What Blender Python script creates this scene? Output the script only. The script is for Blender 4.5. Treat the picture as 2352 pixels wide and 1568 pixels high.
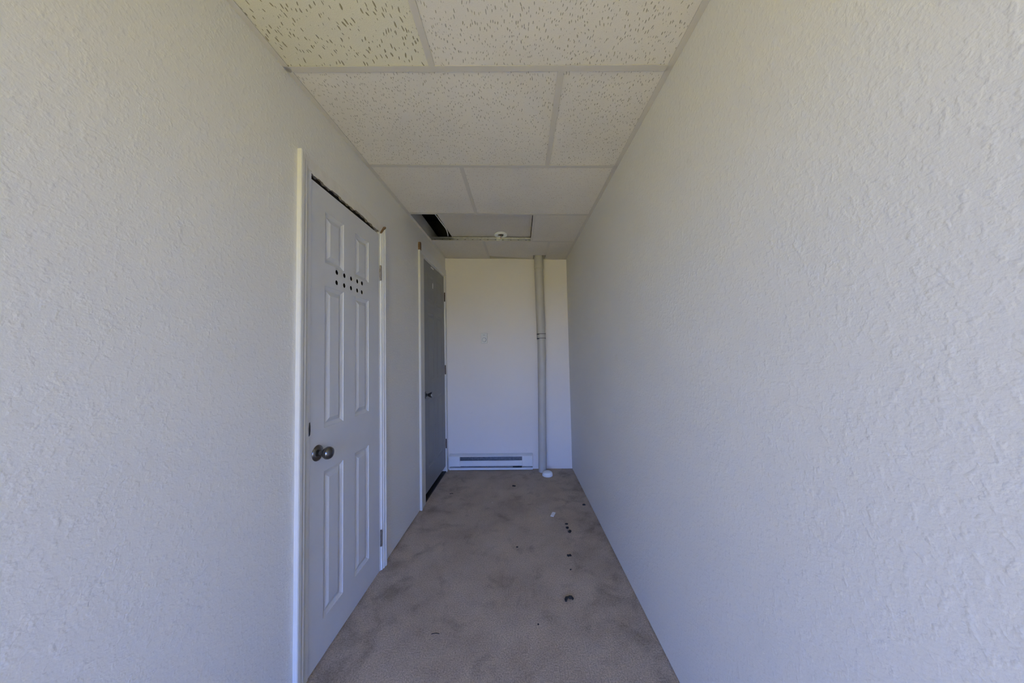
import bpy, bmesh, math, random
from mathutils import Vector, Matrix

# ------------------------------------------------------------------ clear
for o in list(bpy.data.objects):
    bpy.data.objects.remove(o, do_unlink=True)
S = bpy.context.scene
C = S.collection
random.seed(7)

# ------------------------------------------------------------------ camera
cam_d = bpy.data.cameras.new('camera')
cam = bpy.data.objects.new('camera', cam_d)
C.objects.link(cam)
CAM_Z = 1.3042
yaw, pitch, roll = -0.0249, 0.0422, -0.0209
fw = Vector((math.sin(yaw)*math.cos(pitch), math.cos(yaw)*math.cos(pitch), math.sin(pitch)))
rt = Vector((math.cos(yaw), -math.sin(yaw), 0))
up = rt.cross(fw)
rt2 = math.cos(roll)*rt + math.sin(roll)*up
up2 = -math.sin(roll)*rt + math.cos(roll)*up
m = Matrix((rt2, up2, -fw)).transposed().to_4x4()
m.translation = (0, 0, CAM_Z)
cam.matrix_world = m
cam_d.sensor_fit = 'HORIZONTAL'
cam_d.sensor_width = 36
cam_d.lens = 36*693.34/2352
cam_d.clip_start = 0.02
S.camera = cam

# ------------------------------------------------------------------ world, sun, exposure
W = bpy.data.worlds.new('world'); S.world = W
W.use_nodes = True
wn = W.node_tree; wn.nodes.clear()
wo = wn.nodes.new('ShaderNodeOutputWorld'); bg = wn.nodes.new('ShaderNodeBackground')
sky = wn.nodes.new('ShaderNodeTexSky')
sky.sky_type = 'NISHITA'; sky.sun_disc = False
sky.sun_elevation = math.radians(52); sky.sun_rotation = math.radians(90)
sky.air_density = 1.0; sky.dust_density = 0.2; sky.ozone_density = 3.0
bg.inputs['Strength'].default_value = 0.45
tint = wn.nodes.new('ShaderNodeMix'); tint.data_type = 'RGBA'; tint.blend_type = 'MULTIPLY'
tint.inputs[0].default_value = 1.0; tint.inputs[7].default_value = (0.68, 0.87, 1.80, 1)     # cools the sky light alone, tuned for the wall colours
wn.links.new(sky.outputs[0], tint.inputs[6]); wn.links.new(tint.outputs[2], bg.inputs[0]); wn.links.new(bg.outputs[0], wo.inputs[0])

sun_d = bpy.data.lights.new('sun', 'SUN'); sun = bpy.data.objects.new('sun', sun_d); C.objects.link(sun)
sun_d.energy = 11.5; sun_d.angle = math.radians(0.53); sun_d.color = (1, 0.95, 0.86)
sun.location = (6, -4, 8)
sun.rotation_euler = Vector((math.cos(math.radians(52)), 0.0, math.sin(math.radians(52)))).to_track_quat('Z', 'Y').to_euler()

S.view_settings.view_transform = 'Standard'
S.view_settings.look = 'None'
S.view_settings.gamma = 1
S.view_settings.use_curve_mapping = False
S.view_settings.exposure = 1.73

# ------------------------------------------------------------------ room dimensions (floor z = 0, camera over the origin)
YB = 3.4935
YF = -1.7                        # open street end of the passage
XL = lambda y: -0.8575 - 0.0151*(YB - y)
XR = lambda y: 0.5638 + 0.0157*(YB - y)
YBK = lambda x: YB - 0.0094*x
ZC = lambda x, y: 2.4148 - 0.0415*x - 0.0076*(YB - y)
AL = math.atan(0.0151)
AR = math.atan(0.0157)
TOP = 2.95
def left_frame(y, z=0):
    """x along the left wall away from the camera, y into the wall, z up"""
    return Matrix.Translation((XL(y), y, z)) @ Matrix.Rotation(math.pi/2 - AL, 4, 'Z')
def back_frame(x, z=0):
    return Matrix.Translation((x, YBK(x), z)) @ Matrix.Rotation(-math.atan(0.0094), 4, 'Z')

# ------------------------------------------------------------------ materials
def nodes(name):
    mt = bpy.data.materials.new(name); mt.use_nodes = True
    nt = mt.node_tree; b = nt.nodes['Principled BSDF']
    return mt, nt, b
def N(nt, t, **kw):
    n = nt.nodes.new(t)
    for k, v in kw.items():
        if k in n.inputs: n.inputs[k].default_value = v
        else: setattr(n, k, v)
    return n
def L(nt, a, ao, b, bi): nt.links.new(a.outputs[ao], b.inputs[bi])
def ramp(nt, *stops):
    r = nt.nodes.new('ShaderNodeValToRGB')
    e = r.color_ramp.elements
    while len(e) < len(stops): e.new(0.5)
    for i, (p, c) in enumerate(stops):
        e[i].position = p
        e[i].color = (c, c, c, 1) if isinstance(c, (int, float)) else (*c, 1)
    return r
def plain(name, col, rough=0.5, metal=0.0, bump=0.0, scale=60, var=0.0, vscale=8):
    mt, nt, b = nodes(name)
    b.inputs['Base Color'].default_value = (*col, 1)
    b.inputs['Roughness'].default_value = rough
    b.inputs['Metallic'].default_value = metal
    tc = N(nt, 'ShaderNodeTexCoord')
    if var:
        n = N(nt, 'ShaderNodeTexNoise', Scale=vscale, Detail=4.0)
        L(nt, tc, 'Object', n, 'Vector')
        r = ramp(nt, (0.3, tuple(c*(1-var) for c in col)), (0.7, tuple(min(1, c*(1+var)) for c in col)))
        L(nt, n, 'Fac', r, 'Fac'); L(nt, r, 'Color', b, 'Base Color')
    if bump:
        n2 = N(nt, 'ShaderNodeTexNoise', Scale=scale, Detail=3.0)
        L(nt, tc, 'Object', n2, 'Vector')
        bp = N(nt, 'ShaderNodeBump', Strength=bump, Distance=0.002)
        L(nt, n2, 'Fac', bp, 'Height'); L(nt, bp, 'Normal', b, 'Normal')
    return mt
def wall_paint(name, col, strength, dist=0.004):
    """white paint over an orange-peel / knock-down spray texture"""
    mt, nt, b = nodes(name)
    tc = N(nt, 'ShaderNodeTexCoord')
    big = N(nt, 'ShaderNodeTexNoise', Scale=2.2, Detail=3.0)
    L(nt, tc, 'Object', big, 'Vector')
    r = ramp(nt, (0.3, tuple(c*0.975 for c in col)), (0.7, col))
    L(nt, big, 'Fac', r, 'Fac')
    # faint scuffs
    sc = N(nt, 'ShaderNodeTexNoise', Scale=9.0, Detail=6.0, Roughness=0.7)
    L(nt, tc, 'Object', sc, 'Vector')
    r2 = ramp(nt, (0.62, 1.0), (0.8, 0.9)); L(nt, sc, 'Fac', r2, 'Fac')
    mx = N(nt, 'ShaderNodeMix', data_type='RGBA', blend_type='MULTIPLY'); mx.inputs[0].default_value = 0.6
    nt.links.new(r.outputs[0], mx.inputs[6]); nt.links.new(r2.outputs[0], mx.inputs[7])
    nt.links.new(mx.outputs[2], b.inputs['Base Color'])
    b.inputs['Roughness'].default_value = 0.55
    n1 = N(nt, 'ShaderNodeTexNoise', Scale=210.0, Detail=2.5, Roughness=0.6)
    n2 = N(nt, 'ShaderNodeTexNoise', Scale=75.0, Detail=2.0, Roughness=0.5)
    L(nt, tc, 'Object', n1, 'Vector'); L(nt, tc, 'Object', n2, 'Vector')
    r3 = ramp(nt, (0.50, 0.0), (0.72, 1.0)); L(nt, n2, 'Fac', r3, 'Fac')
    mult = N(nt, 'ShaderNodeMath', operation='MULTIPLY_ADD')
    mult.inputs[1].default_value = 0.9
    nt.links.new(n1.outputs['Fac'], mult.inputs[0]); nt.links.new(r3.outputs['Color'], mult.inputs[2])
    bp = N(nt, 'ShaderNodeBump', Strength=strength, Distance=dist)
    nt.links.new(mult.outputs[0], bp.inputs['Height']); L(nt, bp, 'Normal', b, 'Normal')
    return mt
def tile_mat(name, col, dark, scale, thresh, seedv):
    """mineral-fibre lay-in tile: short wormy fissures and pinholes"""
    mt, nt, b = nodes(name)
    tc = N(nt, 'ShaderNodeTexCoord')
    mp = N(nt, 'ShaderNodeMapping'); mp.inputs['Location'].default_value = (seedv, seedv*1.7, 0)
    nw = N(nt, 'ShaderNodeTexNoise', Scale=9.0, Detail=2.0)
    L(nt, tc, 'Object', mp, 'Vector'); L(nt, mp, 'Vector', nw, 'Vector')
    add = N(nt, 'ShaderNodeVectorMath', operation='MULTIPLY_ADD'); add.inputs[1].default_value = (0.05, 0.05, 0)
    nt.links.new(nw.outputs['Color'], add.inputs[0]); nt.links.new(mp.outputs[0], add.inputs[2])
    mp2 = N(nt, 'ShaderNodeMapping'); mp2.inputs['Scale'].default_value = (scale, scale*0.30, scale)
    nt.links.new(add.outputs[0], mp2.inputs['Vector'])
    vo = N(nt, 'ShaderNodeTexVoronoi', Scale=1.0, Randomness=1.0); vo.voronoi_dimensions = '2D'
    nt.links.new(mp2.outputs[0], vo.inputs['Vector'])
    # random size per fissure
    sep = N(nt, 'ShaderNodeSeparateColor'); nt.links.new(vo.outputs['Color'], sep.inputs[0])
    ma = N(nt, 'ShaderNodeMath', operation='MULTIPLY_ADD'); ma.inputs[1].default_value = thresh*1.5; ma.inputs[2].default_value = -thresh*0.45
    nt.links.new(sep.outputs[0], ma.inputs[0])
    sub = N(nt, 'ShaderNodeMath', operation='SUBTRACT'); nt.links.new(vo.outputs['Distance'], sub.inputs[0]); nt.links.new(ma.outputs[0], sub.inputs[1])
    r = ramp(nt, (0.0, 0.0), (0.06, 1.0)); nt.links.new(sub.outputs[0], r.inputs[0])
    # pinholes
    vp = N(nt, 'ShaderNodeTexVoronoi', Scale=scale*3.4); vp.voronoi_dimensions = '2D'
    nt.links.new(mp.outputs[0], vp.inputs['Vector'])
    r2 = ramp(nt, (0.10, 0.72), (0.2, 1.0)); nt.links.new(vp.outputs['Distance'], r2.inputs[0])
    mul = N(nt, 'ShaderNodeMath', operation='MULTIPLY'); nt.links.new(r.outputs[0], mul.inputs[0]); nt.links.new(r2.outputs[0], mul.inputs[1])
    stain = N(nt, 'ShaderNodeTexNoise', Scale=2.5, Detail=3.0); L(nt, mp, 'Vector', stain, 'Vector')
    rs = ramp(nt, (0.35, tuple(c*0.94 for c in col)), (0.65, col)); L(nt, stain, 'Fac', rs, 'Fac')
    mx = N(nt, 'ShaderNodeMix', data_type='RGBA'); mx.inputs[6].default_value = (*dark, 1)
    nt.links.new(mul.outputs[0], mx.inputs[0]); nt.links.new(rs.outputs[0], mx.inputs[7])
    nt.links.new(mx.outputs[2], b.inputs['Base Color'])
    b.inputs['Roughness'].default_value = 0.9
    gr = N(nt, 'ShaderNodeTexNoise', Scale=260.0, Detail=2.0); L(nt, mp, 'Vector', gr, 'Vector')
    mg = N(nt, 'ShaderNodeMath', operation='MULTIPLY_ADD'); mg.inputs[1].default_value = 0.35
    nt.links.new(gr.outputs['Fac'], mg.inputs[0]); nt.links.new(mul.outputs[0], mg.inputs[2])
    bp = N(nt, 'ShaderNodeBump', Strength=0.6, Distance=0.002); nt.links.new(mg.outputs[0], bp.inputs['Height'])
    L(nt, bp, 'Normal', b, 'Normal')
    return mt
def carpet_mat():
    mt, nt, b = nodes('carpet')
    tc = N(nt, 'ShaderNodeTexCoord')
    base = N(nt, 'ShaderNodeTexNoise', Scale=3.2, Detail=6.0, Roughness=0.62)
    L(nt, tc, 'Object', base, 'Vector')
    r = ramp(nt, (0.34, (0.54, 0.43, 0.315)), (0.52, (0.65, 0.525, 0.385)), (0.7, (0.72, 0.585, 0.43)))
    L(nt, base, 'Fac', r, 'Fac')
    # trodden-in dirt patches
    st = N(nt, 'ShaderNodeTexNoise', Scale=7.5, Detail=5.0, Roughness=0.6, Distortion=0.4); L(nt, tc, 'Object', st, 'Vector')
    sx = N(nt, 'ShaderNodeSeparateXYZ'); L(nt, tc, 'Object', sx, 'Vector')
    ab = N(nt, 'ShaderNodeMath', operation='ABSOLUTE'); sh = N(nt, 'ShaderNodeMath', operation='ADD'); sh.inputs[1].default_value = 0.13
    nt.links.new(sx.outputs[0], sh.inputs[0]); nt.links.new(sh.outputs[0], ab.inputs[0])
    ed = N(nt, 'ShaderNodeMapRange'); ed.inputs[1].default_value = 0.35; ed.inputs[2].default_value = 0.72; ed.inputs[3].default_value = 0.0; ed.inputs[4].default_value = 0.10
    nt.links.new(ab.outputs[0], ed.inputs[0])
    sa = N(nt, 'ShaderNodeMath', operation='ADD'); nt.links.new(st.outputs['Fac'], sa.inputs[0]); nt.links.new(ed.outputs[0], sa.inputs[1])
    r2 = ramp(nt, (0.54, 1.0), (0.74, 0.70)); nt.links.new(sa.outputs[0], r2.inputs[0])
    fi = N(nt, 'ShaderNodeTexNoise', Scale=150.0, Detail=4.0, Roughness=0.75); L(nt, tc, 'Object', fi, 'Vector')
    r3 = ramp(nt, (0.32, 0.60), (0.68, 1.2)); L(nt, fi, 'Fac', r3, 'Fac')
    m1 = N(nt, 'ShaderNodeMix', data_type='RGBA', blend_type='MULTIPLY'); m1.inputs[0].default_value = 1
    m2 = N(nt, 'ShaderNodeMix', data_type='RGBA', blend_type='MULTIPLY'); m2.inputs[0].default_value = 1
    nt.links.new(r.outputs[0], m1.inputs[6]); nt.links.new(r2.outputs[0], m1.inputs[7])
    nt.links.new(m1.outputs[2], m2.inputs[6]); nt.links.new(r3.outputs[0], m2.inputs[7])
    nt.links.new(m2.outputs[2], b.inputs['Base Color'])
    b.inputs['Roughness'].default_value = 1.0
    b.inputs['Specular IOR Level'].default_value = 0.05
    bp = N(nt, 'ShaderNodeBump', Strength=0.9, Distance=0.006); L(nt, fi, 'Fac', bp, 'Height'); L(nt, bp, 'Normal', b, 'Normal')
    return mt
def ground_mat():
    mt, nt, b = nodes('dry_grass_ground')
    tc = N(nt, 'ShaderNodeTexCoord')
    n = N(nt, 'ShaderNodeTexNoise', Scale=1.3, Detail=6.0); L(nt, tc, 'Object', n, 'Vector')
    r = ramp(nt, (0.35, (0.39, 0.315, 0.05)), (0.65, (0.55, 0.445, 0.085))); L(nt, n, 'Fac', r, 'Fac'); L(nt, r, 'Color', b, 'Base Color')
    b.inputs['Roughness'].default_value = 1.0
    return mt

M = {}
M['wall'] = wall_paint('white_wall_paint', (0.83, 0.805, 0.745), 0.27, 0.002)
M['wall_back'] = wall_paint('white_back_wall_paint', (0.81, 0.76, 0.715), 0.15, 0.002)
M['bare'] = plain('bare_cream_wall', (0.80, 0.765, 0.69), 0.7, bump=0.5, scale=60, var=0.06, vscale=14)
M['gypsum'] = plain('torn_gypsum', (0.34, 0.29, 0.23), 0.95, bump=1.0, scale=120, var=0.35, vscale=45)
M['raw_wood'] = plain('raw_wood', (0.20, 0.12, 0.065), 0.8, bump=0.6, scale=90, var=0.35, vscale=60)
M['trim'] = plain('white_trim_paint', (0.80, 0.79, 0.77), 0.4, bump=0.15, scale=70, var=0.02)
M['trim_cream'] = plain('cream_trim_paint', (0.72, 0.70, 0.64), 0.45, bump=0.15, scale=70, var=0.02)
M['door'] = plain('white_door_paint', (0.70, 0.70, 0.70), 0.42, bump=0.10, scale=120, var=0.02)
M['door_grey'] = plain('grey_door_paint', (0.255, 0.265, 0.265), 0.45, bump=0.10, scale=120, var=0.05, vscale=5)
M['nickel'] = plain('satin_nickel', (0.17, 0.165, 0.165), 0.24, 1.0)
M['chrome'] = plain('polished_chrome', (0.2, 0.2, 0.21), 0.14, 1.0)
M['steel'] = plain('dull_hinge_steel', (0.36, 0.33, 0.30), 0.45, 0.9, var=0.2, vscale=60)
M['dark_steel'] = plain('tarnished_steel', (0.10, 0.08, 0.07), 0.5, 0.7, var=0.3, vscale=60)
M['galv'] = plain('galvanised_steel', (0.62, 0.63, 0.63), 0.3, 1.0, var=0.15, vscale=40)
M['grid'] = plain('ceiling_grid_paint', (0.70, 0.655, 0.585), 0.5)
M['tile'] = tile_mat('fissured_tile', (0.90, 0.845, 0.755), (0.50, 0.45, 0.36), 135, 0.18, 0.0)
M['tile_old'] = tile_mat('yellowed_fissured_tile', (0.88, 0.83, 0.66), (0.36, 0.31, 0.19), 95, 0.21, 3.0)
M['tile_far'] = tile_mat('fine_fissured_tile', (0.90, 0.845, 0.76), (0.62, 0.53, 0.45), 130, 0.15, 5.0)
M['tile_dim'] = tile_mat('dim_fissured_tile', (0.83, 0.775, 0.69), (0.58, 0.53, 0.45), 130, 0.15, 7.0)
M['tile_edge'] = plain('tile_core', (0.60, 0.57, 0.50), 0.95, bump=0.5, scale=150)
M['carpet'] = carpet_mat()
M['ground'] = ground_mat()
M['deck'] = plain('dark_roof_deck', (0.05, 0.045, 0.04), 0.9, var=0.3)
M['void'] = plain('dark_enclosure', (0.06, 0.055, 0.05), 0.9, var=0.2)
M['hardboard_shade'] = plain('shade_dark_hardboard', (0.045, 0.032, 0.022), 0.9, var=0.3, vscale=40)  # board brown taken near black to carry the shade of gaps
M['pipe'] = plain('painted_drain_pipe', (0.56, 0.53, 0.48), 0.5, bump=0.2, scale=30, var=0.05, vscale=6)
M['band'] = plain('black_clamp_band', (0.035, 0.032, 0.03), 0.4, 0.5)
M['white_plastic'] = plain('white_plastic', (0.90, 0.90, 0.88), 0.35)
M['off_plastic'] = plain('ivory_plastic', (0.72, 0.71, 0.68), 0.4)
M['black'] = plain('black_plastic', (0.02, 0.02, 0.02), 0.5)
M['heater'] = plain('white_heater_enamel', (0.78, 0.79, 0.79), 0.35, var=0.03)
M['heater_in'] = plain('heater_fin_grey', (0.22, 0.24, 0.28), 0.4, 0.6, var=0.25, vscale=50)
M['debris'] = plain('dark_dirt_crumb', (0.022, 0.018, 0.015), 0.8, bump=0.8, scale=200)
M['straw'] = plain('brown_twig', (0.05, 0.04, 0.03), 0.9)
M['red'] = plain('red_wire', (0.30, 0.05, 0.04), 0.5)
M['paper'] = plain('white_label_paper', (0.92, 0.90, 0.86), 0.6)

# ------------------------------------------------------------------ builders
def link(o, parent=None):
    C.objects.link(o)
    if parent is not None: o.parent = parent
    return o
def obj(name, bm, mats, parent=None, mw=None, smooth=None):
    me = bpy.data.meshes.new(name)
    bmesh.ops.recalc_face_normals(bm, faces=bm.faces[:])
    if smooth is not None:
        for f in bm.faces: f.smooth = True
        for e in bm.edges:
            if len(e.link_faces) == 2 and e.calc_face_angle(0) > smooth: e.smooth = False
    bm.to_mesh(me); bm.free()
    for mt in (mats if isinstance(mats, (list, tuple)) else [mats]): me.materials.append(mt)
    o = bpy.data.objects.new(name, me)
    link(o, parent)
    if mw is not None: o.matrix_basis = mw
    return o
def again(src, name, parent, mw):
    o = bpy.data.objects.new(name, src.data); link(o, parent); o.matrix_basis = mw
    return o
def empty(name, mw=None):
    o = bpy.data.objects.new(name, None); o.empty_display_size = 0.05
    link(o)
    if mw is not None: o.matrix_basis = mw
    return o
def tag(o, label=None, cat=None, group=None, kind=None):
    if label: o['label'] = label
    if cat: o['category'] = cat
    if group: o['group'] = group
    if kind: o['kind'] = kind
    return o
def box(bm, x0, x1, y0, y1, z0, z1, mi=0, bev=0.0):
    r = bmesh.ops.create_cube(bm, size=1)
    vs = r['verts']
    for v in vs:
        v.co = Vector((x0 if v.co.x < 0 else x1, y0 if v.co.y < 0 else y1, z0 if v.co.z < 0 else z1))
    fs = {f for v in vs for f in v.link_faces}
    for f in fs: f.material_index = mi
    if bev:
        es = list({e for f in fs for e in f.edges})
        bmesh.ops.bevel(bm, geom=es, offset=bev, segments=2, affect='EDGES', profile=0.5, material=mi)
    return vs
def hexa(bm, pts, mi=0):
    """8 points: bottom 4 (ccw), top 4"""
    v = [bm.verts.new(p) for p in pts]
    for q in ((3,2,1,0), (4,5,6,7), (0,1,5,4), (1,2,6,5), (2,3,7,6), (3,0,4,7)):
        f = bm.faces.new([v[i] for i in q]); f.material_index = mi
def prism(bm, poly, fn0, fn1, mi=0, side=None):
    """extrude polygon: fn0/fn1 map 2-D point to the two end positions"""
    a = [bm.verts.new(fn0(*p)) for p in poly]; b = [bm.verts.new(fn1(*p)) for p in poly]
    f = bm.faces.new(a); f.material_index = mi
    f = bm.faces.new(b[::-1]); f.material_index = mi
    n = len(poly)
    for i in range(n):
        f = bm.faces.new((a[i], b[i], b[(i+1) % n], a[(i+1) % n])); f.material_index = mi if side is None else side
def lathe(bm, prof, seg=28, mat=None, mi=0):
    """profile of (r, h) about the z axis; mat maps to place"""
    mat = mat or Matrix()
    rings = []
    for r, h in prof:
        if r < 1e-6: rings.append([bm.verts.new(mat @ Vector((0, 0, h)))])
        else: rings.append([bm.verts.new(mat @ Vector((r*math.cos(2*math.pi*i/seg), r*math.sin(2*math.pi*i/seg), h))) for i in range(seg)])
    for a, b in zip(rings, rings[1:]):
        for i in range(seg):
            j = (i+1) % seg
            if len(a) == 1 and len(b) == 1: continue
            if len(a) == 1: f = bm.faces.new((a[0], b[i], b[j]))
            elif len(b) == 1: f = bm.faces.new((a[i], b[0], a[j]))
            else: f = bm.faces.new((a[i], b[i], b[j], a[j]))
            f.material_index = mi
def tube(bm, pts, rad, seg=10, mi=0):
    pts = [Vector(p) for p in pts]; rings = []
    ref = Vector((0, 0, 1))
    for i, p in enumerate(pts):
        t = (pts[min(i+1, len(pts)-1)] - pts[max(i-1, 0)]).normalized()
        if abs(t.dot(ref)) > 0.95: ref = Vector((1, 0, 0))
        a = t.cross(ref).normalized(); b2 = t.cross(a).normalized()
        r = rad[i] if isinstance(rad, (list, tuple)) else rad
        rings.append([bm.verts.new(p + a*r*math.cos(2*math.pi*k/seg) + b2*r*math.sin(2*math.pi*k/seg)) for k in range(seg)])
    for a, b in zip(rings, rings[1:]):
        for k in range(seg):
            f = bm.faces.new((a[k], a[(k+1) % seg], b[(k+1) % seg], b[k])); f.material_index = mi
    bm.faces.new(rings[0][::-1]).material_index = mi; bm.faces.new(rings[-1]).material_index = mi
def smooth_path(pts, n=8):
    out = []
    P = [Vector(p) for p in pts]; P = [2*P[0]-P[1]] + P + [2*P[-1]-P[-2]]
    for i in range(1, len(P)-2):
        for k in range(n):
            t = k/n; p0, p1, p2, p3 = P[i-1:i+3]
            out.append(0.5*((2*p1) + (p2-p0)*t + (2*p0-5*p1+4*p2-p3)*t*t + (3*p1-p0-3*p2+p3)*t**3))
    out.append(P[-2]); return out
FRONT = Matrix.Rotation(math.pi/2, 4, 'X')     # lathe axis +z  ->  -y (out of a wall)

# ------------------------------------------------------------------ floor, outside ground
bm = bmesh.new()
nx, ny = 10, 30
rows = []
for j in range(ny+1):
    y = YF + (YB+0.12-YF)*j/ny
    rows.append([bm.verts.new((XL(y)-0.11 + (XR(y)-XL(y)+0.22)*i/nx, y, 0)) for i in range(nx+1)])
for a, b in zip(rows, rows[1:]):
    for i in range(nx): bm.faces.new((a[i], a[i+1], b[i+1], b[i]))
r = bmesh.ops.extrude_face_region(bm, geom=bm.faces[:])
for v in [g for g in r['geom'] if isinstance(g, bmesh.types.BMVert)]: v.co.z = -0.04
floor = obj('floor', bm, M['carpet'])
tag(floor, 'worn greyish brown carpet with darker trodden stains along the narrow passage', 'floor', kind='structure')
bm = bmesh.new(); box(bm, -40, 40, -60, YF-0.001, -0.25, -0.08)
tag(obj('floor_outside', bm, M['ground']), 'sunlit dry grass ground outside the open end of the passage', 'ground', kind='structure')

# ------------------------------------------------------------------ walls
D1 = (1.2585, 1.8760, 2.118)      # door 1 opening along the left wall (y0, y1, head)
D2 = (2.712, 3.430, 2.222)
TH = 0.11
def lwall(y, d, z): return (XL(y)-d, y, z)
def wall_piece(bm, y0, y1, z0, z1):
    hexa(bm, [lwall(y0, TH, z0), lwall(y0, 0, z0), lwall(y1, 0, z0), lwall(y1, TH, z0),
              lwall(y0, TH, z1), lwall(y0, 0, z1), lwall(y1, 0, z1), lwall(y1, TH, z1)])
bm = bmesh.new()
LTOP = 2.598
for a in ((YF, D1[0], 0.006, LTOP), (D1[0], D1[1], D1[2]+0.014, LTOP), (D1[1], D2[0], 0.006, LTOP), (D2[0], D2[1], D2[2], LTOP), (D2[1], YB+0.11, 0.006, LTOP)):
    wall_piece(bm, *a)
for ya, yb in ((YF, D1[0]), (D1[1], D2[0]), (D2[1], YB+0.11)):
    hexa(bm, [lwall(ya, TH, -0.03), lwall(ya, 0.014, -0.03), lwall(yb, 0.014, -0.03), lwall(yb, TH, -0.03),
              lwall(ya, TH, 0.006), lwall(ya, 0.014, 0.006), lwall(yb, 0.014, 0.006), lwall(yb, TH, 0.006)])
wl = obj('wall_left', bm, M['wall'])
tag(wl, 'white textured wall with two doors on the left side', 'wall', kind='structure')
bm = bmesh.new()
y0, y1 = YF, YB+0.11
hexa(bm, [(XR(y0)+0.014, y0, -0.03), (XR(y0)+TH, y0, -0.03), (XR(y1)+TH, y1, -0.03), (XR(y1)+0.014, y1, -0.03),
          (XR(y0)+0.014, y0, 0.005), (XR(y0)+TH, y0, 0.005), (XR(y1)+TH, y1, 0.005), (XR(y1)+0.014, y1, 0.005)])
hexa(bm, [(XR(y0), y0, 0.005), (XR(y0)+TH, y0, 0.005), (XR(y1)+TH, y1, 0.005), (XR(y1), y1, 0.005),
          (XR(y0), y0, TOP), (XR(y0)+TH, y0, TOP), (XR(y1)+TH, y1, TOP), (XR(y1), y1, TOP)])
tag(obj('wall_right', bm, M['wall']), 'long blank white orange-peel textured wall on the right side', 'wall', kind='structure')
bm = bmesh.new()
xa, xb = XL(YB)-0.001, XR(YB)+0.001
hexa(bm, [(xa, YBK(xa), -0.03), (xb, YBK(xb), -0.03), (xb, YB+0.11, -0.03), (xa, YB+0.11, -0.03),
          (xa, YBK(xa), 2.50), (xb, YBK(xb), 2.50), (xb, YB+0.11, 2.50), (xa, YB+0.11, 2.50)])
tag(obj('wall_back', bm, M['wall_back']), 'narrow white end wall behind the heater and drain pipe', 'wall', kind='structure')
# unseen dark enclosure, added to block light and keep the gaps black
bm = bmesh.new()
xo = -1.75
box(bm, xo-0.05, xo, YF, YB+0.2, -0.05, TOP)
box(bm, xo, -0.97, YF, YF+0.05, -0.05, TOP)
box(bm, xo, XR(YB)+0.11, YB+0.11, YB+0.2, -0.05, TOP)
box(bm, xo, -0.97, 2.2, 2.26, -0.05, TOP)
box(bm, xo, -0.97, YF, YB+0.2, -0.09, -0.05)
tag(obj('wall_dark_enclosure', bm, M['void']), 'unseen dark enclosure added behind the left doors and end wall to keep gaps black', 'wall', kind='structure')
bm = bmesh.new()
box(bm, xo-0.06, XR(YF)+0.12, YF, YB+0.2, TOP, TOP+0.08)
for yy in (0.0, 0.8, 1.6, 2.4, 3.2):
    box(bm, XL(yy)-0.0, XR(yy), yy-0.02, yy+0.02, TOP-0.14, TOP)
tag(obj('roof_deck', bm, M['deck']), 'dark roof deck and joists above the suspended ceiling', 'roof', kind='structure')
# unseen front wall closing the plenum; low head and right side added to shape light
HEAD = 2.03
bm = bmesh.new()
box(bm, XL(YF)-0.11, XR(YF)+0.11, YF-0.10, YF, HEAD, TOP)
box(bm, 0.30, XR(YF)+0.11, YF-0.10, YF, -0.03, HEAD)
tag(obj('wall_front_unseen', bm, M['wall']), 'unseen white wall around the near doorway, added to shape the incoming light', 'wall', kind='structure')

# ------------------------------------------------------------------ suspended ceiling
ceil = empty('ceiling', Matrix.Translation((0, 0, 2.41)))
tag(ceil, 'suspended ceiling of fissured lay-in tiles in a white metal grid', 'ceiling', kind='structure')
CI = Matrix.Translation((0, 0, -2.41))
FW, FT = 0.0238, 0.0015
def cpt(x, y, dz): return (x, y, ZC(x, y)+dz)
def ctile(name, poly, mat, dz=0.003, th=0.015, label=None, mi=None):
    bm = bmesh.new()
    prism(bm, poly, lambda x, y: cpt(x, y, dz), lambda x, y: cpt(x, y, dz+th), 0, 1)
    o = obj(name, bm, [mat, M['tile_edge']], ceil, CI)
    if label: o['label'] = label
    return o
def tee(name, p0, p1, mat_f, mat_w, web=0.036, slots=False):
    """inverted T bar from p0 to p1 (x, y)"""
    bm = bmesh.new()
    d = Vector((p1[0]-p0[0], p1[1]-p0[1])); n = Vector((-d.y, d.x)).normalized()
    def strip(w0, w1, z0, z1, mi):
        q = [(p0[0]+n.x*w0, p0[1]+n.y*w0), (p1[0]+n.x*w0, p1[1]+n.y*w0), (p1[0]+n.x*w1, p1[1]+n.y*w1), (p0[0]+n.x*w1, p0[1]+n.y*w1)]
        hexa(bm, [cpt(*a, z0) for a in q] + [cpt(*a, z1) for a in q], mi)
    strip(-FW/2, FW/2, 0, FT, 0)
    strip(-0.0008, 0.0008, FT, web-0.007, 1)
    strip(-0.003, 0.003, web-0.007, web, 1)
    if slots:
        ln = d.length; u = d.normalized()
        for k in range(int(ln/0.075)):
            t = 0.05+k*0.075
            c = (p0[0]+u.x*t, p0[1]+u.y*t)
            w0, w1 = (-0.0014, 0.0014)
            q = [(c[0]-u.x*0.007+n.x*w0, c[1]-u.y*0.007+n.y*w0), (c[0]+u.x*0.007+n.x*w0, c[1]+u.y*0.007+n.y*w0),
                 (c[0]+u.x*0.007+n.x*w1, c[1]+u.y*0.007+n.y*w1), (c[0]-u.x*0.007+n.x*w1, c[1]-u.y*0.007+n.y*w1)]
            hexa(bm, [cpt(*a, 0.011) for a in q] + [cpt(*a, 0.015) for a in q], 2)
    return obj(name, bm, [mat_f, mat_w, M['black']], ceil, CI)
ROWY = [-1.68] + [1.112-0.6115*k for k in range(4, 0, -1)] + [1.112, 1.724, 2.340, 2.924, YB]
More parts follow.
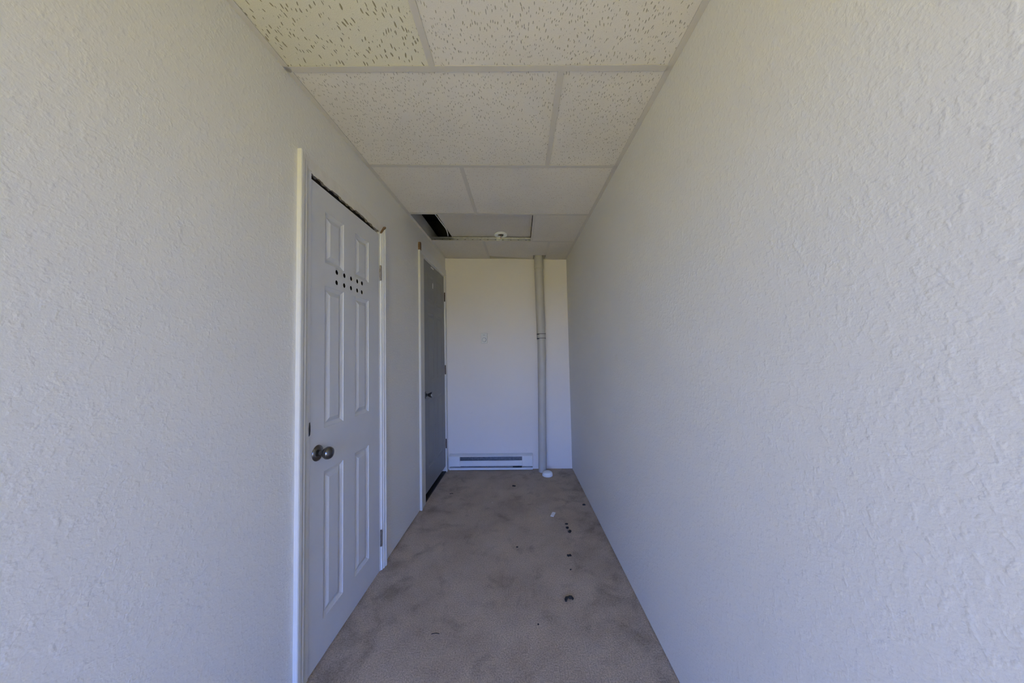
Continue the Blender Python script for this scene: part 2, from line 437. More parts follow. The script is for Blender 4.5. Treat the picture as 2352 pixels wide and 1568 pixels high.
for i, y in enumerate(ROWY[1:-1]):
    hole = abs(y-2.924) < 0.01
    tee('main_tee', (XL(y)+0.002, y), (XR(y)-0.002, y), M['grid'], M['galv'] if hole else M['grid'], 0.038, hole)
joints = {-2: [0.18], -1: [-0.31], 0: [0.18], 1: [-0.31], 2: [0.18], 3: [-0.312], 4: [0.183], 5: [-0.322], 6: [0.141], 7: [-0.332, 0.312]}
def angle(name, prof_pts):
    bm = bmesh.new()
    hexa(bm, prof_pts); return bm
# wall angles: L of flange and upright leaf
AWD = 0.023
def wall_angle(side):
    bm = bmesh.new()
    y0, y1 = YF+0.05, YB-0.002
    if side == 'B':
        x0, x1 = XL(YB)+AWD, XR(YB)-AWD
        f = [(x0, YBK(x0)-0.012, 0), (x1, YBK(x1)-0.012, 0), (x1, YBK(x1), 0), (x0, YBK(x0), 0)]
        hexa(bm, [cpt(a, b, 0) for a, b, _ in f] + [cpt(a, b, FT) for a, b, _ in f])
        f = [(x0, YBK(x0)-FT, 0), (x1, YBK(x1)-FT, 0), (x1, YBK(x1), 0), (x0, YBK(x0), 0)]
        hexa(bm, [cpt(a, b, FT) for a, b, _ in f] + [cpt(a, b, 0.022) for a, b, _ in f])
    else:
        X = XL if side == 'L' else XR; s = 1 if side == 'L' else -1
        for w, z0, z1 in ((AWD, 0, FT), (FT, FT, 0.022)):
            f = [(X(y0), y0), (X(y0)+s*w, y0), (X(y1)+s*w, y1), (X(y1), y1)]
            hexa(bm, [cpt(*a, z0) for a in f] + [cpt(*a, z1) for a in f])
    return obj('wall_angle', bm, M['grid'], ceil, CI)
for s_ in 'LRB': wall_angle(s_)
g = 0.003
for i in range(-1, 8):
    ya, yb = ROWY[i+1], ROWY[i+2]
    y0, y1 = ya+g, yb-g
    xs = [None] + joints[i] + [None]
    for k, xj in enumerate(joints[i]):
        ye = (yb-FW/2) if i < 7 else (YB-0.012 if k == 0 else 3.335)
        tee('cross_tee', (xj, ya+FW/2), (xj, ye), M['grid'], M['grid'])
    for k in range(len(xs)-1):
        lx = lambda y, k=k: XL(y)+0.004 if xs[k] is None else xs[k]+g
        rx = lambda y, k=k: XR(y)-0.004 if xs[k+1] is None else xs[k+1]-g
        if i == 6 and k == 0: continue
        mt = M['tile']
        if i == 3 and k == 0: mt = M['tile_old']
        if i == 5: mt = M['tile_far']
        if i >= 6: mt = M['tile_dim']
        if i == 7 and k == 1:
            poly = [(lx(y0), y0), (rx(y0), y0), (rx(3.35), 3.35), (0.176, 3.352), (0.176, 3.488), (lx(3.4), 3.395)]
            ctile('ceiling_tile', poly, mt, label='ceiling tile cut askew and notched around the drain pipe')
        else:
            ye = min(y1, YBK(0)-0.004)
            ctile('ceiling_tile', [(lx(y0), y0), (rx(y0), y0), (rx(ye), ye), (lx(ye), ye)], mt,
                  label='yellowed ceiling tile with coarse dark fissures' if (i == 3 and k == 0) else None)
# the tile pushed up out of the grid, slid to the right
lift = 0.046
ctile('ceiling_tile', [(-0.668, 2.35), (0.130, 2.35), (0.128, 2.98), (-0.648, 2.98)], M['tile_dim'], lift, 0.015,
      label='displaced ceiling tile resting above the grid beside a dark gap')

# ------------------------------------------------------------------ cable and smoke detector base in the ceiling gap
bm = bmesh.new()
zc = ZC(-0.67, 2.6)
tube(bm, smooth_path([(-0.55, 2.36, zc+0.075), (-0.676, 2.43, zc+0.062), (-0.674, 2.52, zc+0.046), (-0.660, 2.62, zc+0.034), (-0.650, 2.70, zc+0.026),
                      (-0.655, 2.78, zc+0.019), (-0.663, 2.83, zc+0.012)], 6), 0.0042, 8)
tag(obj('electrical_cable', bm, M['white_plastic'], smooth=0.8), 'loose white cable hanging out of the dark ceiling gap', 'cable')

bx, by = -0.158, 2.862
bz = ZC(bx, by)+lift
det = empty('ceiling_smoke_detector', Matrix.Translation((bx, by, bz)))
tag(det, 'round white smoke detector mounting base with dangling wires on displaced ceiling tile', 'detector base')
bm = bmesh.new()
lathe(bm, [(0.030, 0.0), (0.062, 0.0), (0.064, -0.006), (0.060, -0.013), (0.048, -0.016), (0.036, -0.015), (0.030, -0.011), (0.030, 0.0)], 36)
obj('mounting_ring', bm, M['white_plastic'], det, smooth=0.7)
bm = bmesh.new(); lathe(bm, [(0, 0.0005), (0.032, 0.0005), (0.032, -0.003), (0, -0.003)], 24)
obj('wiring_hole', bm, M['black'], det)
bm = bmesh.new(); tube(bm, smooth_path([(0.0, -0.005, -0.003), (0.012, -0.018, -0.014), (0.016, -0.024, -0.028), (0.006, -0.03, -0.036)], 6), 0.003, 8)
obj('wire', bm, M['black'], det, smooth=0.8)
bm = bmesh.new(); tube(bm, smooth_path([(0.004, 0.0, -0.003), (0.010, -0.024, -0.014), (0.002, -0.034, -0.030), (-0.002, -0.036, -0.046), (0.004, -0.036, -0.062)], 6), 0.0022, 8)
obj('wire', bm, M['red'], det, smooth=0.8)
bm = bmesh.new(); lathe(bm, [(0.0, 0.006), (0.0035, 0.005), (0.006, -0.008), (0.0, -0.009)], 10, Matrix.Translation((0.004, -0.036, -0.066)))
obj('wire_cap', bm, M['white_plastic'], det, smooth=0.8)

# ------------------------------------------------------------------ six-panel doors
def panel_bm(w, h, big=1.0, dpt=0.0095):
    """moulded raised panel filling a w x h opening, front at y = 0 (front faces -y)"""
    bm = bmesh.new()
    a, b = 0.017*big, 0.040*big
    def ring(i, y): return [bm.verts.new((i, y, i)), bm.verts.new((w-i, y, i)), bm.verts.new((w-i, y, h-i)), bm.verts.new((i, y, h-i))]
    R_ = [ring(0, 0), ring(0.002, dpt*0.3), ring(a, dpt), ring(a+0.003, dpt), ring(b, 0.0012)]
    back = ring(0, 0.018)
    for p, q in zip(R_, R_[1:]):
        for k in range(4): bm.faces.new((p[k], p[(k+1) % 4], q[(k+1) % 4], q[k]))
    bm.faces.new(R_[-1])
    for k in range(4): bm.faces.new((back[k], back[(k+1) % 4], R_[0][(k+1) % 4], R_[0][k]))
    bm.faces.new(back[::-1])
    return bm
def slab_with_openings(w, z0, z1, cols, rws, holes=()):
    """door leaf, front at y=0, 38 mm thick, with rectangular panel recesses and drilled holes"""
    bm = bmesh.new()
    xs = sorted({0, w, *[c for p in cols for c in p]}); zs = sorted({z0, z1, *[c for p in rws for c in p]})
    T = 0.035
    def open_(i, j): return any(abs(xs[i]-c[0]) < 1e-6 for c in cols) and any(abs(zs[j]-r_[0]) < 1e-6 for r_ in rws)
    for i in range(len(xs)-1):
        for j in range(len(zs)-1):
            yf = 0.0185 if open_(i, j) else 0.0
            box(bm, xs[i], xs[i+1], yf, T, zs[j], zs[j+1])
    bmesh.ops.remove_doubles(bm, verts=bm.verts[:], dist=1e-5)
    # drop faces shared by two cells
    seen = {}
    for f in bm.faces:
        seen.setdefault(tuple(round(c, 4) for c in f.calc_center_median()), []).append(f)
    dead = [f for fs in seen.values() if len(fs) > 1 for f in fs]
    bmesh.ops.delete(bm, geom=dead, context='FACES')
    return bm
def drilled_rail(w0, w1, z0, z1, holes, r, T):
    """flat board with round holes bored through (front y=0)"""
    bm = bmesh.new()
    xs = sorted({x for x, z in holes}); zs = sorted({z for x, z in holes})
    # split the board into cells, one hole per cell
    zmid = sum(z for _, z in holes)/len(holes)
    lo = sorted([h for h in holes if h[1] < zmid]); hi = sorted([h for h in holes if h[1] >= zmid])
    for hs, za, zb in ((lo, z0, zmid), (hi, zmid, z1)):
        ed = [w0] + [(a[0]+b[0])/2 for a, b in zip(hs, hs[1:])] + [w1]
        for (hx, hz), xa, xb in zip(hs, ed, ed[1:]):
            seg = 16
            for y in (0, T):
                pass
            circ = lambda y: [bm.verts.new((hx+r*math.cos(2*math.pi*(k+0.5)/seg), y, hz+r*math.sin(2*math.pi*(k+0.5)/seg))) for k in range(seg)]
            def edge(y):
                out = []
                for k in range(seg):
                    a = 2*math.pi*(k+0.5)/seg; c, s = math.cos(a), math.sin(a)
                    tx = ((xb-hx)/c if c > 0 else (xa-hx)/c); tz = ((zb-hz)/s if s > 0 else (za-hz)/s)
                    t = min(tx, tz); out.append([hx+c*t, y, hz+s*t])
                for cx, cz in ((xa, za), (xb, za), (xa, zb), (xb, zb)):
                    best = min(range(seg), key=lambda k: abs((math.atan2(cz-hz, cx-hx)-2*math.pi*(k+0.5)/seg+math.pi) % (2*math.pi)-math.pi))
                    out[best] = [cx, y, cz]
                return [bm.verts.new(p) for p in out]
            c0, c1, e0, e1 = circ(0), circ(T), edge(0), edge(T)
            for k in range(seg):
                j = (k+1) % seg
                bm.faces.new((e0[k], e0[j], c0[j], c0[k])); bm.faces.new((c1[k], c1[j], e1[j], e1[k]))
                bm.faces.new((c0[k], c0[j], c1[j], c1[k]))
    return bm
def knob(parent, x, z, mat, kind, y=0.0):
    e = bpy.data.objects.new('door_knob', None); e.empty_display_size = 0.03
    link(e, parent); e.matrix_basis = Matrix.Translation((x, y, z)) @ FRONT
    bm = bmesh.new()
    if kind == 'round':
        lathe(bm, [(0, 0), (0.0335, 0), (0.0345, 0.002), (0.033, 0.006), (0.025, 0.011), (0.014, 0.014), (0, 0.0145)], 36)
        obj('rose', bm, mat, e, smooth=0.7)
        bm = bmesh.new(); lathe(bm, [(0, 0.012), (0.0125, 0.012), (0.0105, 0.020), (0.0105, 0.028), (0.013, 0.033), (0, 0.033)], 28)
        obj('neck', bm, mat, e, smooth=0.7)
        bm = bmesh.new(); lathe(bm, [(0, 0.030), (0.012, 0.030), (0.021, 0.035), (0.0265, 0.045), (0.0265, 0.054), (0.022, 0.063), (0.012, 0.067), (0, 0.068)], 36)
        obj('handle', bm, mat, e, smooth=0.9)
    else:
        lathe(bm, [(0, 0), (0.034, 0), (0.034, 0.003), (0.028, 0.008), (0.014, 0.012), (0, 0.012)], 32)
        obj('rose', bm, mat, e, smooth=0.7)
        bm = bmesh.new(); lathe(bm, [(0, 0.010), (0.011, 0.010), (0.011, 0.024), (0, 0.024)], 24)
        obj('neck', bm, mat, e, smooth=0.7)
        bm = bmesh.new(); lathe(bm, [(0, 0.022), (0.012, 0.022), (0.017, 0.032), (0.024, 0.046), (0.0265, 0.056), (0.025, 0.060), (0, 0.062)], 32)
        obj('handle', bm, mat, e, smooth=0.7)
    return e
def hinge(parent, x, z, mat, h=0.092, leaf=0.016):
    e = bpy.data.objects.new('hinge', None); e.empty_display_size = 0.03
    link(e, parent); e.matrix_basis = Matrix.Translation((x, 0, z))
    bm = bmesh.new()
    for k in range(5):
        lathe(bm, [(0, k*h/5+0.0006), (0.0062, k*h/5+0.0006), (0.0062, (k+1)*h/5-0.0006), (0, (k+1)*h/5-0.0006)], 14, Matrix.Translation((0, -0.0085, -h/2)))
    lathe(bm, [(0, h), (0.0045, h), (0.005, h+0.004), (0, h+0.006)], 12, Matrix.Translation((0, -0.0085, -h/2)))
    obj('knuckle', bm, mat, e, smooth=0.6)
    bm = bmesh.new(); box(bm, 0.003, leaf+0.004, -0.0032, -0.0008, -h/2, h/2, bev=0.0008)
    obj('leaf', bm, mat, e)
    bm = bmesh.new()
    for s_ in (-0.3, 0.3):
        lathe(bm, [(0, 0.0), (0.0035, 0.0), (0.003, 0.0012), (0, 0.0014)], 10, Matrix.Translation((leaf*0.65, -0.0031, s_*h)) @ FRONT)
    obj('screw', bm, M['dark_steel'], e)
    return e
def casing_prof(w=0.060, inner='right'):
    """colonial casing cross-section (offset from outer edge, projection)"""
    return [(0, 0), (0, 0.0165), (0.004, 0.0185), (0.017, 0.0185), (0.022, 0.0150), (0.030, 0.0135), (0.036, 0.0150), (0.041, 0.0115), (w-0.010, 0.0095), (w-0.004, 0.0095), (w, 0.0060), (w, 0)]
def upright_casing(name, x_outer, sgn, z0, zt_outer, zt_inner, mat, parent, w=0.060, endmat=None):
    """vertical casing; sgn +1: runs from the outer edge towards +x; mitred top"""
    bm = bmesh.new(); pr = casing_prof(w)
    f0 = lambda o, p: (x_outer+sgn*o, -p, z0)
    f1 = lambda o, p: (x_outer+sgn*o, -p, zt_outer+(zt_inner-zt_outer)*o/w)
    a = [bm.verts.new(f0(*p)) for p in pr]; b = [bm.verts.new(f1(*p)) for p in pr]
    bm.faces.new(a); ft = bm.faces.new(b[::-1]); ft.material_index = 1
    for i in range(len(pr)): bm.faces.new((a[i], b[i], b[(i+1) % len(pr)], a[(i+1) % len(pr)]))
    return obj(name, bm, [mat, endmat or mat], parent)

# ---- door 1 (white, near, with ten drilled holes)
Y1 = 1.2625
d1 = empty('door_1', left_frame(Y1))
tag(d1, 'white six-panel door with ten drilled vent holes and torn wall above', 'door', kind='structure')
W1 = 0.611; ZT1 = 2.086; ZB1 = 0.004
cols = [(0.092, 0.238), (0.340, 0.484)]
rws = [(0.160, 0.797), (0.990, 1.637), (1.745, 1.985)]
HX = [0.183, 0.2455, 0.306, 0.365, 0.4125]
holes = [(x, 1.7235) for x in HX] + [(x-0.001, 1.6725) for x in HX]
HR0, HR1 = 1.6415, 1.7415          # drilled lock-rail zone
bm = slab_with_openings(W1, ZB1, HR0-0.002, cols, [rws[0], (0.990, 1.637)])
up_ = slab_with_openings(W1, HR1+0.001, ZT1, cols, [rws[2]])
me_ = bpy.data.meshes.new('t'); up_.to_mesh(me_); up_.free(); bm.from_mesh(me_); bpy.data.meshes.remove(me_)
dr = drilled_rail(0, W1, HR0-0.002, HR1+0.001, holes, 0.0125, 0.0035)     # thin skin of a hollow leaf
me_ = bpy.data.meshes.new('t'); dr.to_mesh(me_); dr.free(); bm.from_mesh(me_); bpy.data.meshes.remove(me_)
slab = obj('slab', bm, M['door'], d1)
bm = bmesh.new()      # inside of the hollow leaf, colour darkened to hold the shade in the holes
box(bm, 0.001, W1-0.001, 0.0315, 0.0345, HR0-0.001, HR1); box(bm, 0.001, W1-0.001, 0.0037, 0.031, HR0-0.0015, HR0-0.0002); box(bm, 0.001, W1-0.001, 0.0037, 0.031, HR1-0.0008, HR1+0.0005)
box(bm, 0.0005, 0.002, 0.0037, 0.034, HR0, HR1); box(bm, W1-0.002, W1-0.0005, 0.0037, 0.034, HR0, HR1)
o = obj('hollow_core', bm, M['hardboard_shade'], slab); o['label'] = 'hollow inside of the leaf, shade put into its dark colour behind the drilled holes'
for r_ in rws:
    src = None
    for c_ in cols:
        mw = Matrix.Translation((c_[0], 0, r_[0]))
        if src is None: src = obj('panel', panel_bm(c_[1]-c_[0], r_[1]-r_[0]), M['door'], slab, mw)
        else:
            src2 = obj('panel', panel_bm(c_[1]-c_[0], r_[1]-r_[0]), M['door'], slab, mw)
k1 = knob(d1, 0.047, 0.893, M['nickel'], 'round'); k1['label'] = 'satin nickel round door knob'
hinge(d1, W1+0.003, 1.836, M['steel']); hinge(d1, W1+0.003, 0.194, M['steel'])
# jamb strips beside the leaf, flush with the wall
bm = bmesh.new(); box(bm, -0.022, -0.003, -0.002, 0.10, 0.0, 2.112); obj('jamb', bm, M['trim'], d1)
bm = bmesh.new(); box(bm, W1+0.004, W1+0.013, -0.001, 0.10, 0.0, 2.10); obj('jamb', bm, M['trim'], d1)
bm = bmesh.new()
pts = [(-0.0075, 0.978), (-0.001, 0.984), (0.001, 1.0), (0.0005, 1.02), (-0.002, 1.036), (-0.006, 1.034), (-0.0085, 1.012), (-0.008, 0.99)]
prism(bm, pts, lambda x, z: (x, -0.0035, z), lambda x, z: (x, -0.0008, z))  # flat black patch in place of the shaded latch gap
o = obj('latch_gap_patch', bm, M['black'], d1); o['label'] = 'black patch standing in for the dark latch gap in the jamb above the knob'
oc = upright_casing('casing', -0.082, 1, -0.004, 2.166, 2.104, M['trim_cream'], d1)
oc2 = upright_casing('casing', W1+0.068, -1, -0.004, 2.158, 2.096, M['trim'], d1, 0.056, M['raw_wood'])
# bare strip where the head casing came off, and the ragged plaster edge under it
bm = bmesh.new()
prism(bm, [(-0.020, 2.122), (W1+0.012, 2.120), (W1+0.058, 2.166), (0.30, 2.171), (-0.060, 2.170)],
      lambda x, z: (x, -0.0015, z), lambda x, z: (x, 0.0005, z))
o = obj('bare_strip', bm, M['bare'], d1); o['label'] = 'bare cream strip where the head casing was removed'
bm = bmesh.new(); box(bm, -0.003, W1+0.009, 0.0150, 0.104, 2.117, 2.1315)  # dark filler strip, paints the shade into the gap over the leaf
o = obj('header_gap_shade', bm, M['hardboard_shade'], d1); o['label'] = 'dark filler standing in for the shade in the gap over the leaf'
rg = random.Random(3)
low = []; n_ = 74; h_ = 0.0
for i in range(n_+1):
    x = -0.004+(W1+0.014)*i/n_
    if rg.random() < 0.35: h_ = rg.uniform(-0.0045, 0.0045)
    low.append((x, 2.111 + h_ + rg.uniform(-0.0012, 0.0012) + (0.005 if 16 < i < 26 else 0) - (0.004 if i > 62 else 0)))
bm = bmesh.new()
prism(bm, low + [(W1+0.010, 2.136), (-0.004, 2.136)], lambda x, z: (x, -0.0008, z), lambda x, z: (x, 0.0115, z+0.003*math.sin(x*130)), 0, 1)
o = obj('torn_plaster', bm, [M['bare'], M['gypsum']], d1); o['label'] = 'ragged torn plaster edge above the leaf'
bm = bmesh.new()
prism(bm, [(W1+0.013, 2.097), (W1+0.066, 2.158), (W1+0.067, 2.163), (W1+0.060, 2.159), (W1+0.012, 2.102)], lambda x, z: (x, -0.014, z), lambda x, z: (x, -0.0005, z))
o = obj('broken_mitre', bm, M['raw_wood'], d1); o['label'] = 'splintered raw wood at the casing mitre'

# ---- door 2 (grey, far)
Y2 = 2.722
d2 = empty('door_2', left_frame(Y2))
tag(d2, 'dark grey six-panel door at the far end beside the end wall', 'door', kind='structure')
W2 = 0.700; Z20, Z2T = 0.066, 2.205
cols2 = [(0.105, 0.300), (0.400, 0.595)]
rws2 = [(0.26, 0.90), (1.08, 1.72), (1.82, 2.09)]
slab2 = obj('slab', slab_with_openings(W2, Z20, Z2T, cols2, rws2), M['door_grey'], d2)
for r_ in rws2:
    src = None
    for c_ in cols2:
        mw = Matrix.Translation((c_[0], 0, r_[0]))
        if src is None: src = obj('panel', panel_bm(c_[1]-c_[0], r_[1]-r_[0], 1.0, 0.0045), M['door_grey'], slab2, mw)
        else: again(src, 'panel', slab2, mw)
k2 = knob(d2, 0.040, 0.948, M['chrome'], 'tulip'); k2['label'] = 'polished chrome flared door knob'
for z in (1.975, 1.142, 0.314): hinge(d2, W2+0.004, z, M['dark_steel'], 0.10)
bm = bmesh.new(); box(bm, -0.010, -0.003, -0.001, 0.10, 0.0, 2.215); obj('jamb', bm, M['trim'], d2)
bm = bmesh.new(); box(bm, W2+0.0045, W2+0.012, -0.001, 0.10, 0.0, 2.215); obj('jamb', bm, M['trim'], d2)
bm = bmesh.new(); box(bm, -0.010, W2+0.012, -0.001, 0.10, 2.209, 2.222); obj('head_jamb', bm, M['trim'], d2)
bm = bmesh.new(); box(bm, -0.010, W2+0.010, -0.004, 0.09, -0.003, 0.010, bev=0.002); o = obj('threshold', bm, M['black'], d2); o['label'] = 'black threshold under the grey door'
upright_casing('casing', -0.134, 1, -0.004, 2.238, 2.222, M['trim_cream'], d2, 0.124)
bm = bmesh.new()
prism(bm, [(-0.134, 2.239), (-0.100, 2.239), (-0.098, 2.300), (-0.104, 2.312), (-0.128, 2.308), (-0.134, 2.290)], lambda x, z: (x, -0.017, z), lambda x, z: (x, 0.0, z))
o = obj('broken_mitre', bm, M['raw_wood'], d2); o['label'] = 'exposed brown raw wood at the top of the casing'
bm = bmesh.new(); box(bm, -0.098, W2+0.064, -0.013, 0.0, 2.226, 2.305, bev=0.002); obj('head_casing', bm, M['trim'], d2)
bm = bmesh.new(); box(bm, W2+0.012, W2+0.064, -0.012, 0.0, -0.002, 2.225, bev=0.002); obj('casing', bm, M['trim'], d2)

for pts in ([(0.272, 1.985), (0.290, 1.980), (0.296, 2.020), (0.286, 2.044), (0.274, 2.030)], [(0.222, 2.180), (0.300, 2.178), (0.322, 2.186), (0.318, 2.196), (0.230, 2.194)]):
    bm = bmesh.new(); prism(bm, pts, lambda x, z: (x, -0.0006, z), lambda x, z: (x, 0.0006, z))  # thin pale patch laid on the leaf
    o = obj('pale_mark', bm, M['heater'], d2); o['label'] = 'pale mark on the grey leaf'

# ------------------------------------------------------------------ baseboard heater on the end wall
hx0, hx1 = -0.828, 0.120
HW = hx1-hx0
ht = empty('baseboard_heater', back_frame(hx0, 0.002))
tag(ht, 'long white electric baseboard heater on the floor of the end wall', 'heater')
D = 0.052
bm = bmesh.new()   # back plate, top cover and bottom lip
box(bm, 0.004, HW-0.004, -0.004, -0.0005, 0.008, 0.166)
prism(bm, [(-0.002, 0.178), (-D+0.003, 0.163), (-D-0.001, 0.159), (-D-0.001, 0.154), (-0.002, 0.160)], lambda y, z: (0.001, y, z), lambda y, z: (HW-0.001, y, z))
obj('housing', bm, M['heater'], ht)
bm = bmesh.new()
box(bm, 0.125, HW-0.120, -D, -D+0.003, 0.052, 0.112, bev=0.001)
obj('front_panel', bm, M['heater'], ht)
bm = bmesh.new(); box(bm, 0.002, HW-0.003, -D+0.004, -0.004, 0.006, 0.030, bev=0.002)
obj('bottom_lip', bm, M['heater'], ht)
for x0, x1 in ((0.0, 0.125), (HW-0.120, HW)):
    bm = bmesh.new(); box(bm, x0, x1, -D-0.0006, -0.004, 0.046, 0.157, bev=0.003); obj('end_cap', bm, M['heater'], ht)
bm = bmesh.new()
for k in range(64):
    x = 0.135 + k*(HW-0.265)/63
    box(bm, x-0.0008, x+0.0008, -0.040, -0.008, 0.070, 0.145)
o = obj('heating_fin', bm, M['heater_in'], ht); o['kind'] = 'stuff'
bm = bmesh.new(); box(bm, 0.126, HW-0.121, -0.0245, -0.020, 0.035, 0.152); obj('inner_baffle', bm, M['heater_in'], ht)
bm = bmesh.new(); box(bm, HW-0.225, HW-0.125, -D+0.0005, -D+0.006, 0.031, 0.047); o = obj('knockout', bm, M['black'], ht)
o['label'] = 'dark open slot at the lower right'

# ------------------------------------------------------------------ drain pipe in the corner
PX, PY = 0.242, 3.413
pp = empty('drain_pipe', Matrix.Translation((PX, PY, 0)))
tag(pp, 'cream painted vertical drain pipe running from carpet to ceiling on end wall', 'pipe')
bm = bmesh.new(); tube(bm, smooth_path([(-0.018, 0, -0.003), (-0.012, 0, 0.4), (-0.002, 0, 0.9), (0.005, 0, 1.30), (0.006, 0, 1.50)], 4), 0.0445, 28)
obj('lower_pipe', bm, M['pipe'], pp, smooth=0.6)
bm = bmesh.new(); tube(bm, smooth_path([(0.003, 0, 1.49), (0.002, 0, 1.66), (-0.004, 0, 2.10), (-0.004, 0, 2.27), (-0.002, 0, 2.62)], 4), 0.0485, 28)
obj('upper_pipe', bm, M['pipe'], pp, smooth=0.6)
bm = bmesh.new(); lathe(bm, [(0.049, 2.268), (0.0535, 2.270), (0.0535, 2.310), (0.0515, 2.312), (0.0515, 2.60), (0.049, 2.602)], 28, Matrix.Translation((-0.003, 0, 0)))
obj('coupling', bm, M['pipe'], pp, smooth=0.5)
bm = bmesh.new(); lathe(bm, [(0.047, 1.462), (0.0500, 1.464), (0.0500, 1.540), (0.047, 1.542)], 28, Matrix.Translation((0.005, 0, 0)))
slv = obj('coupling_sleeve', bm, M['pipe'], pp, smooth=0.5)
for z in (1.4775, 1.526):
    bm = bmesh.new(); lathe(bm, [(0.0495, z-0.0028), (0.0512, z-0.0025), (0.0512, z+0.0025), (0.0495, z+0.0028)], 28, Matrix.Translation((0.005, 0, 0)))
    bd = obj('clamp_band', bm, M['band'], pp)
    bm = bmesh.new(); box(bm, -0.047, -0.022, -0.053, -0.034, z-0.010, z-0.001, bev=0.002)
    obj('clamp_screw', bm, M['band'], bd)

# ------------------------------------------------------------------ thermostat
th = empty('wall_thermostat', back_frame(-0.408, 1.4955))
tag(th, 'small white dial thermostat on the end wall above the heater', 'thermostat')
bm = bmesh.new(); box(bm, -0.038, 0.038, -0.022, -0.0005, -0.060, 0.060, bev=0.004); obj('cover', bm, M['off_plastic'], th)
bm = bmesh.new(); lathe(bm, [(0, 0), (0.023, 0), (0.022, 0.008), (0.019, 0.011), (0, 0.011)], 28, Matrix.Translation((0.001, -0.0218, -0.018)) @ FRONT)
dl = obj('dial', bm, M['off_plastic'], th, smooth=0.6)
bm = bmesh.new(); lathe(bm, [(0.0232, 0), (0.0255, 0), (0.0255, 0.0008), (0.0232, 0.0008)], 28, Matrix.Translation((0.001, -0.0218, -0.018)) @ FRONT)
obj('dial_groove', bm, M['heater_in'], th)
bm = bmesh.new(); box(bm, -0.013, 0.011, -0.0228, -0.0215, 0.034, 0.0375); obj('vent_slot', bm, M['heater_in'], th)

# ------------------------------------------------------------------ things lying on the carpet
fd = empty('smoke_detector', Matrix.Translation((0.268, 3.298, 0.0)))
tag(fd, 'round white smoke detector lying on the carpet at the foot of the pipe', 'smoke detector')
bm = bmesh.new(); lathe(bm, [(0, 0.0), (0.052, 0.0), (0.056, 0.003), (0.056, 0.016), (0.054, 0.018)], 36)
lathe(bm, [(0.054, 0.018), (0.052, 0.020), (0, 0.020)], 36); obj('base', bm, M['white_plastic'], fd, smooth=0.6)
bm = bmesh.new(); lathe(bm, [(0.0, 0.0195), (0.053, 0.0195), (0.0545, 0.024), (0.050, 0.034), (0.040, 0.041), (0.020, 0.044), (0, 0.0445)], 36)
obj('dome_cover', bm, M['white_plastic'], fd, smooth=0.8)

wt = empty('white_label_tag', Matrix.Translation((0.2405, 2.507, 0.0)) @ Matrix.Rotation(math.radians(-22), 4, 'Z'))
tag(wt, 'small white rectangular tag lying on the carpet near the right wall', 'tag')
bm = bmesh.new(); box(bm, -0.013, 0.013, -0.031, 0.031, 0.0005, 0.007, bev=0.001); obj('body', bm, M['paper'], wt)
bm = bmesh.new()
for x in (-0.004, 0.004):
    for y in (-0.012, 0.0, 0.012): box(bm, x-0.0016, x+0.0016, y-0.003, y+0.003, 0.0070, 0.0074)
obj('print_mark', bm, M['off_plastic'], wt)

def crumb(name, x, y, sx, sy, sz, rz, label, cat, mat, seed, lobes=1, group=None):
    rr = random.Random(seed); bm = bmesh.new()
    for k in range(lobes):
        r_ = bmesh.ops.create_icosphere(bm, subdivisions=2, radius=1)
        cx = (k-(lobes-1)/2)*1.25
        cy = 0.5*math.cos(k*2.1+seed)
        for v in r_['verts']:
            n_ = v.co.normalized(); f_ = 1+rr.uniform(-0.28, 0.28)
            v.co = Vector((cx+n_.x*f_*(0.9 if lobes > 1 else 1), cy*(lobes > 1)+n_.y*f_*0.8, max(-0.3, n_.z*f_)))
    for v in bm.verts: v.co = Vector((v.co.x*sx*1.25, v.co.y*sy*1.25, (v.co.z+0.3)*sz))
    o = obj(name, bm, mat, None, Matrix.Translation((x, y, 0.0)) @ Matrix.Rotation(rz, 4, 'Z'))
    return tag(o, label, cat, group)
crumb('dirt_clump', -0.088, 3.046, 0.008, 0.010, 0.006, 0.4, 'dark crumb on the carpet in front of the heater', 'debris', M['debris'], 1, 2)
crumb('dirt_clump', 0.518, 2.664, 0.007, 0.012, 0.005, 0.9, 'dark crumb on the carpet against the right wall', 'debris', M['debris'], 2, 2)
crumb('dirt_clump', 0.328, 2.372, 0.009, 0.008, 0.004, 0.0, 'farthest dark crumb of the cluster below the white tag', 'debris', M['debris'], 3)
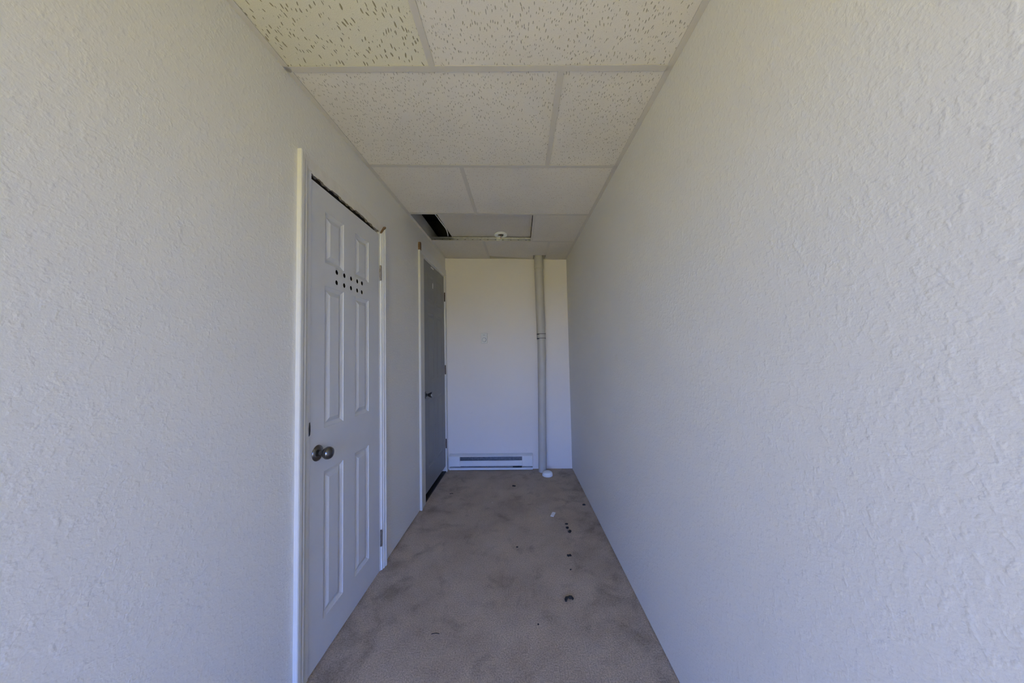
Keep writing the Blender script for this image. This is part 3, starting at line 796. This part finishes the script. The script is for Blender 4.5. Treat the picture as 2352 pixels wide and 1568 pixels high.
crumb('dirt_clump', 0.326, 2.322, 0.009, 0.014, 0.005, 0.2, 'middle dark crumb of the cluster below the white tag', 'debris', M['debris'], 4, 1)
crumb('dirt_clump', 0.339, 2.270, 0.008, 0.012, 0.006, 0.6, 'nearest lobed dark crumb of the cluster below the white tag', 'debris', M['debris'], 5, 2)
crumb('dirt_clump', 0.291, 2.008, 0.007, 0.010, 0.006, 0.7, 'dark crumb midway along the carpet between cluster and curled piece', 'debris', M['debris'], 6, 2)
crumb('dirt_clump', 0.278, 1.884, 0.005, 0.006, 0.003, 0.2, 'tiny dark speck just beyond the curled dark piece', 'debris', M['debris'], 7)
crumb('dirt_clump', -0.047, 2.098, 0.005, 0.006, 0.004, 0.0, 'single dark speck in the middle of the carpet', 'debris', M['debris'], 8)
crumb('dirt_clump', 0.060, 1.514, 0.0035, 0.004, 0.003, 0.0, 'dark speck on the carpet nearest the camera', 'debris', M['debris'], 9)
bm = bmesh.new()
tube(bm, smooth_path([(-0.020, -0.014, 0.005), (-0.018, -0.003, 0.007), (-0.008, 0.006, 0.009), (0.004, 0.008, 0.007), (0.013, 0.006, 0.007), (0.019, -0.002, 0.006)], 5),
     [0.006]*3+[0.0075]*6+[0.0045]*4+[0.0075]*8+[0.006]*5, 8)
tag(obj('curled_scrap', bm, M['debris'], None, Matrix.Translation((0.234, 1.661, 0.0))), 'curled dark scrap on the carpet at the lower right', 'debris')
def twig(x, y, ln, rz, label, mat, r=0.0016):
    bm = bmesh.new(); tube(bm, smooth_path([(-ln/2, 0, r), (0, ln*0.06, r*1.5), (ln/2, 0, r)], 5), r, 7)
    tag(obj('twig', bm, mat, None, Matrix.Translation((x, y, 0.0)) @ Matrix.Rotation(rz, 4, 'Z')), label, 'twig')
twig(-0.425, 1.463, 0.036, 0.05, 'thin dark twig on the carpet beside the white door', M['straw'])
twig(-0.673, 2.890, 0.032, 0.15, 'short dark twig on the carpet beside the grey door', M['straw'], 0.0024)
twig(-0.27, 2.716, 0.020, 1.9, 'tiny pale fibre on the carpet in front of the heater', M['paper'], 0.0013)
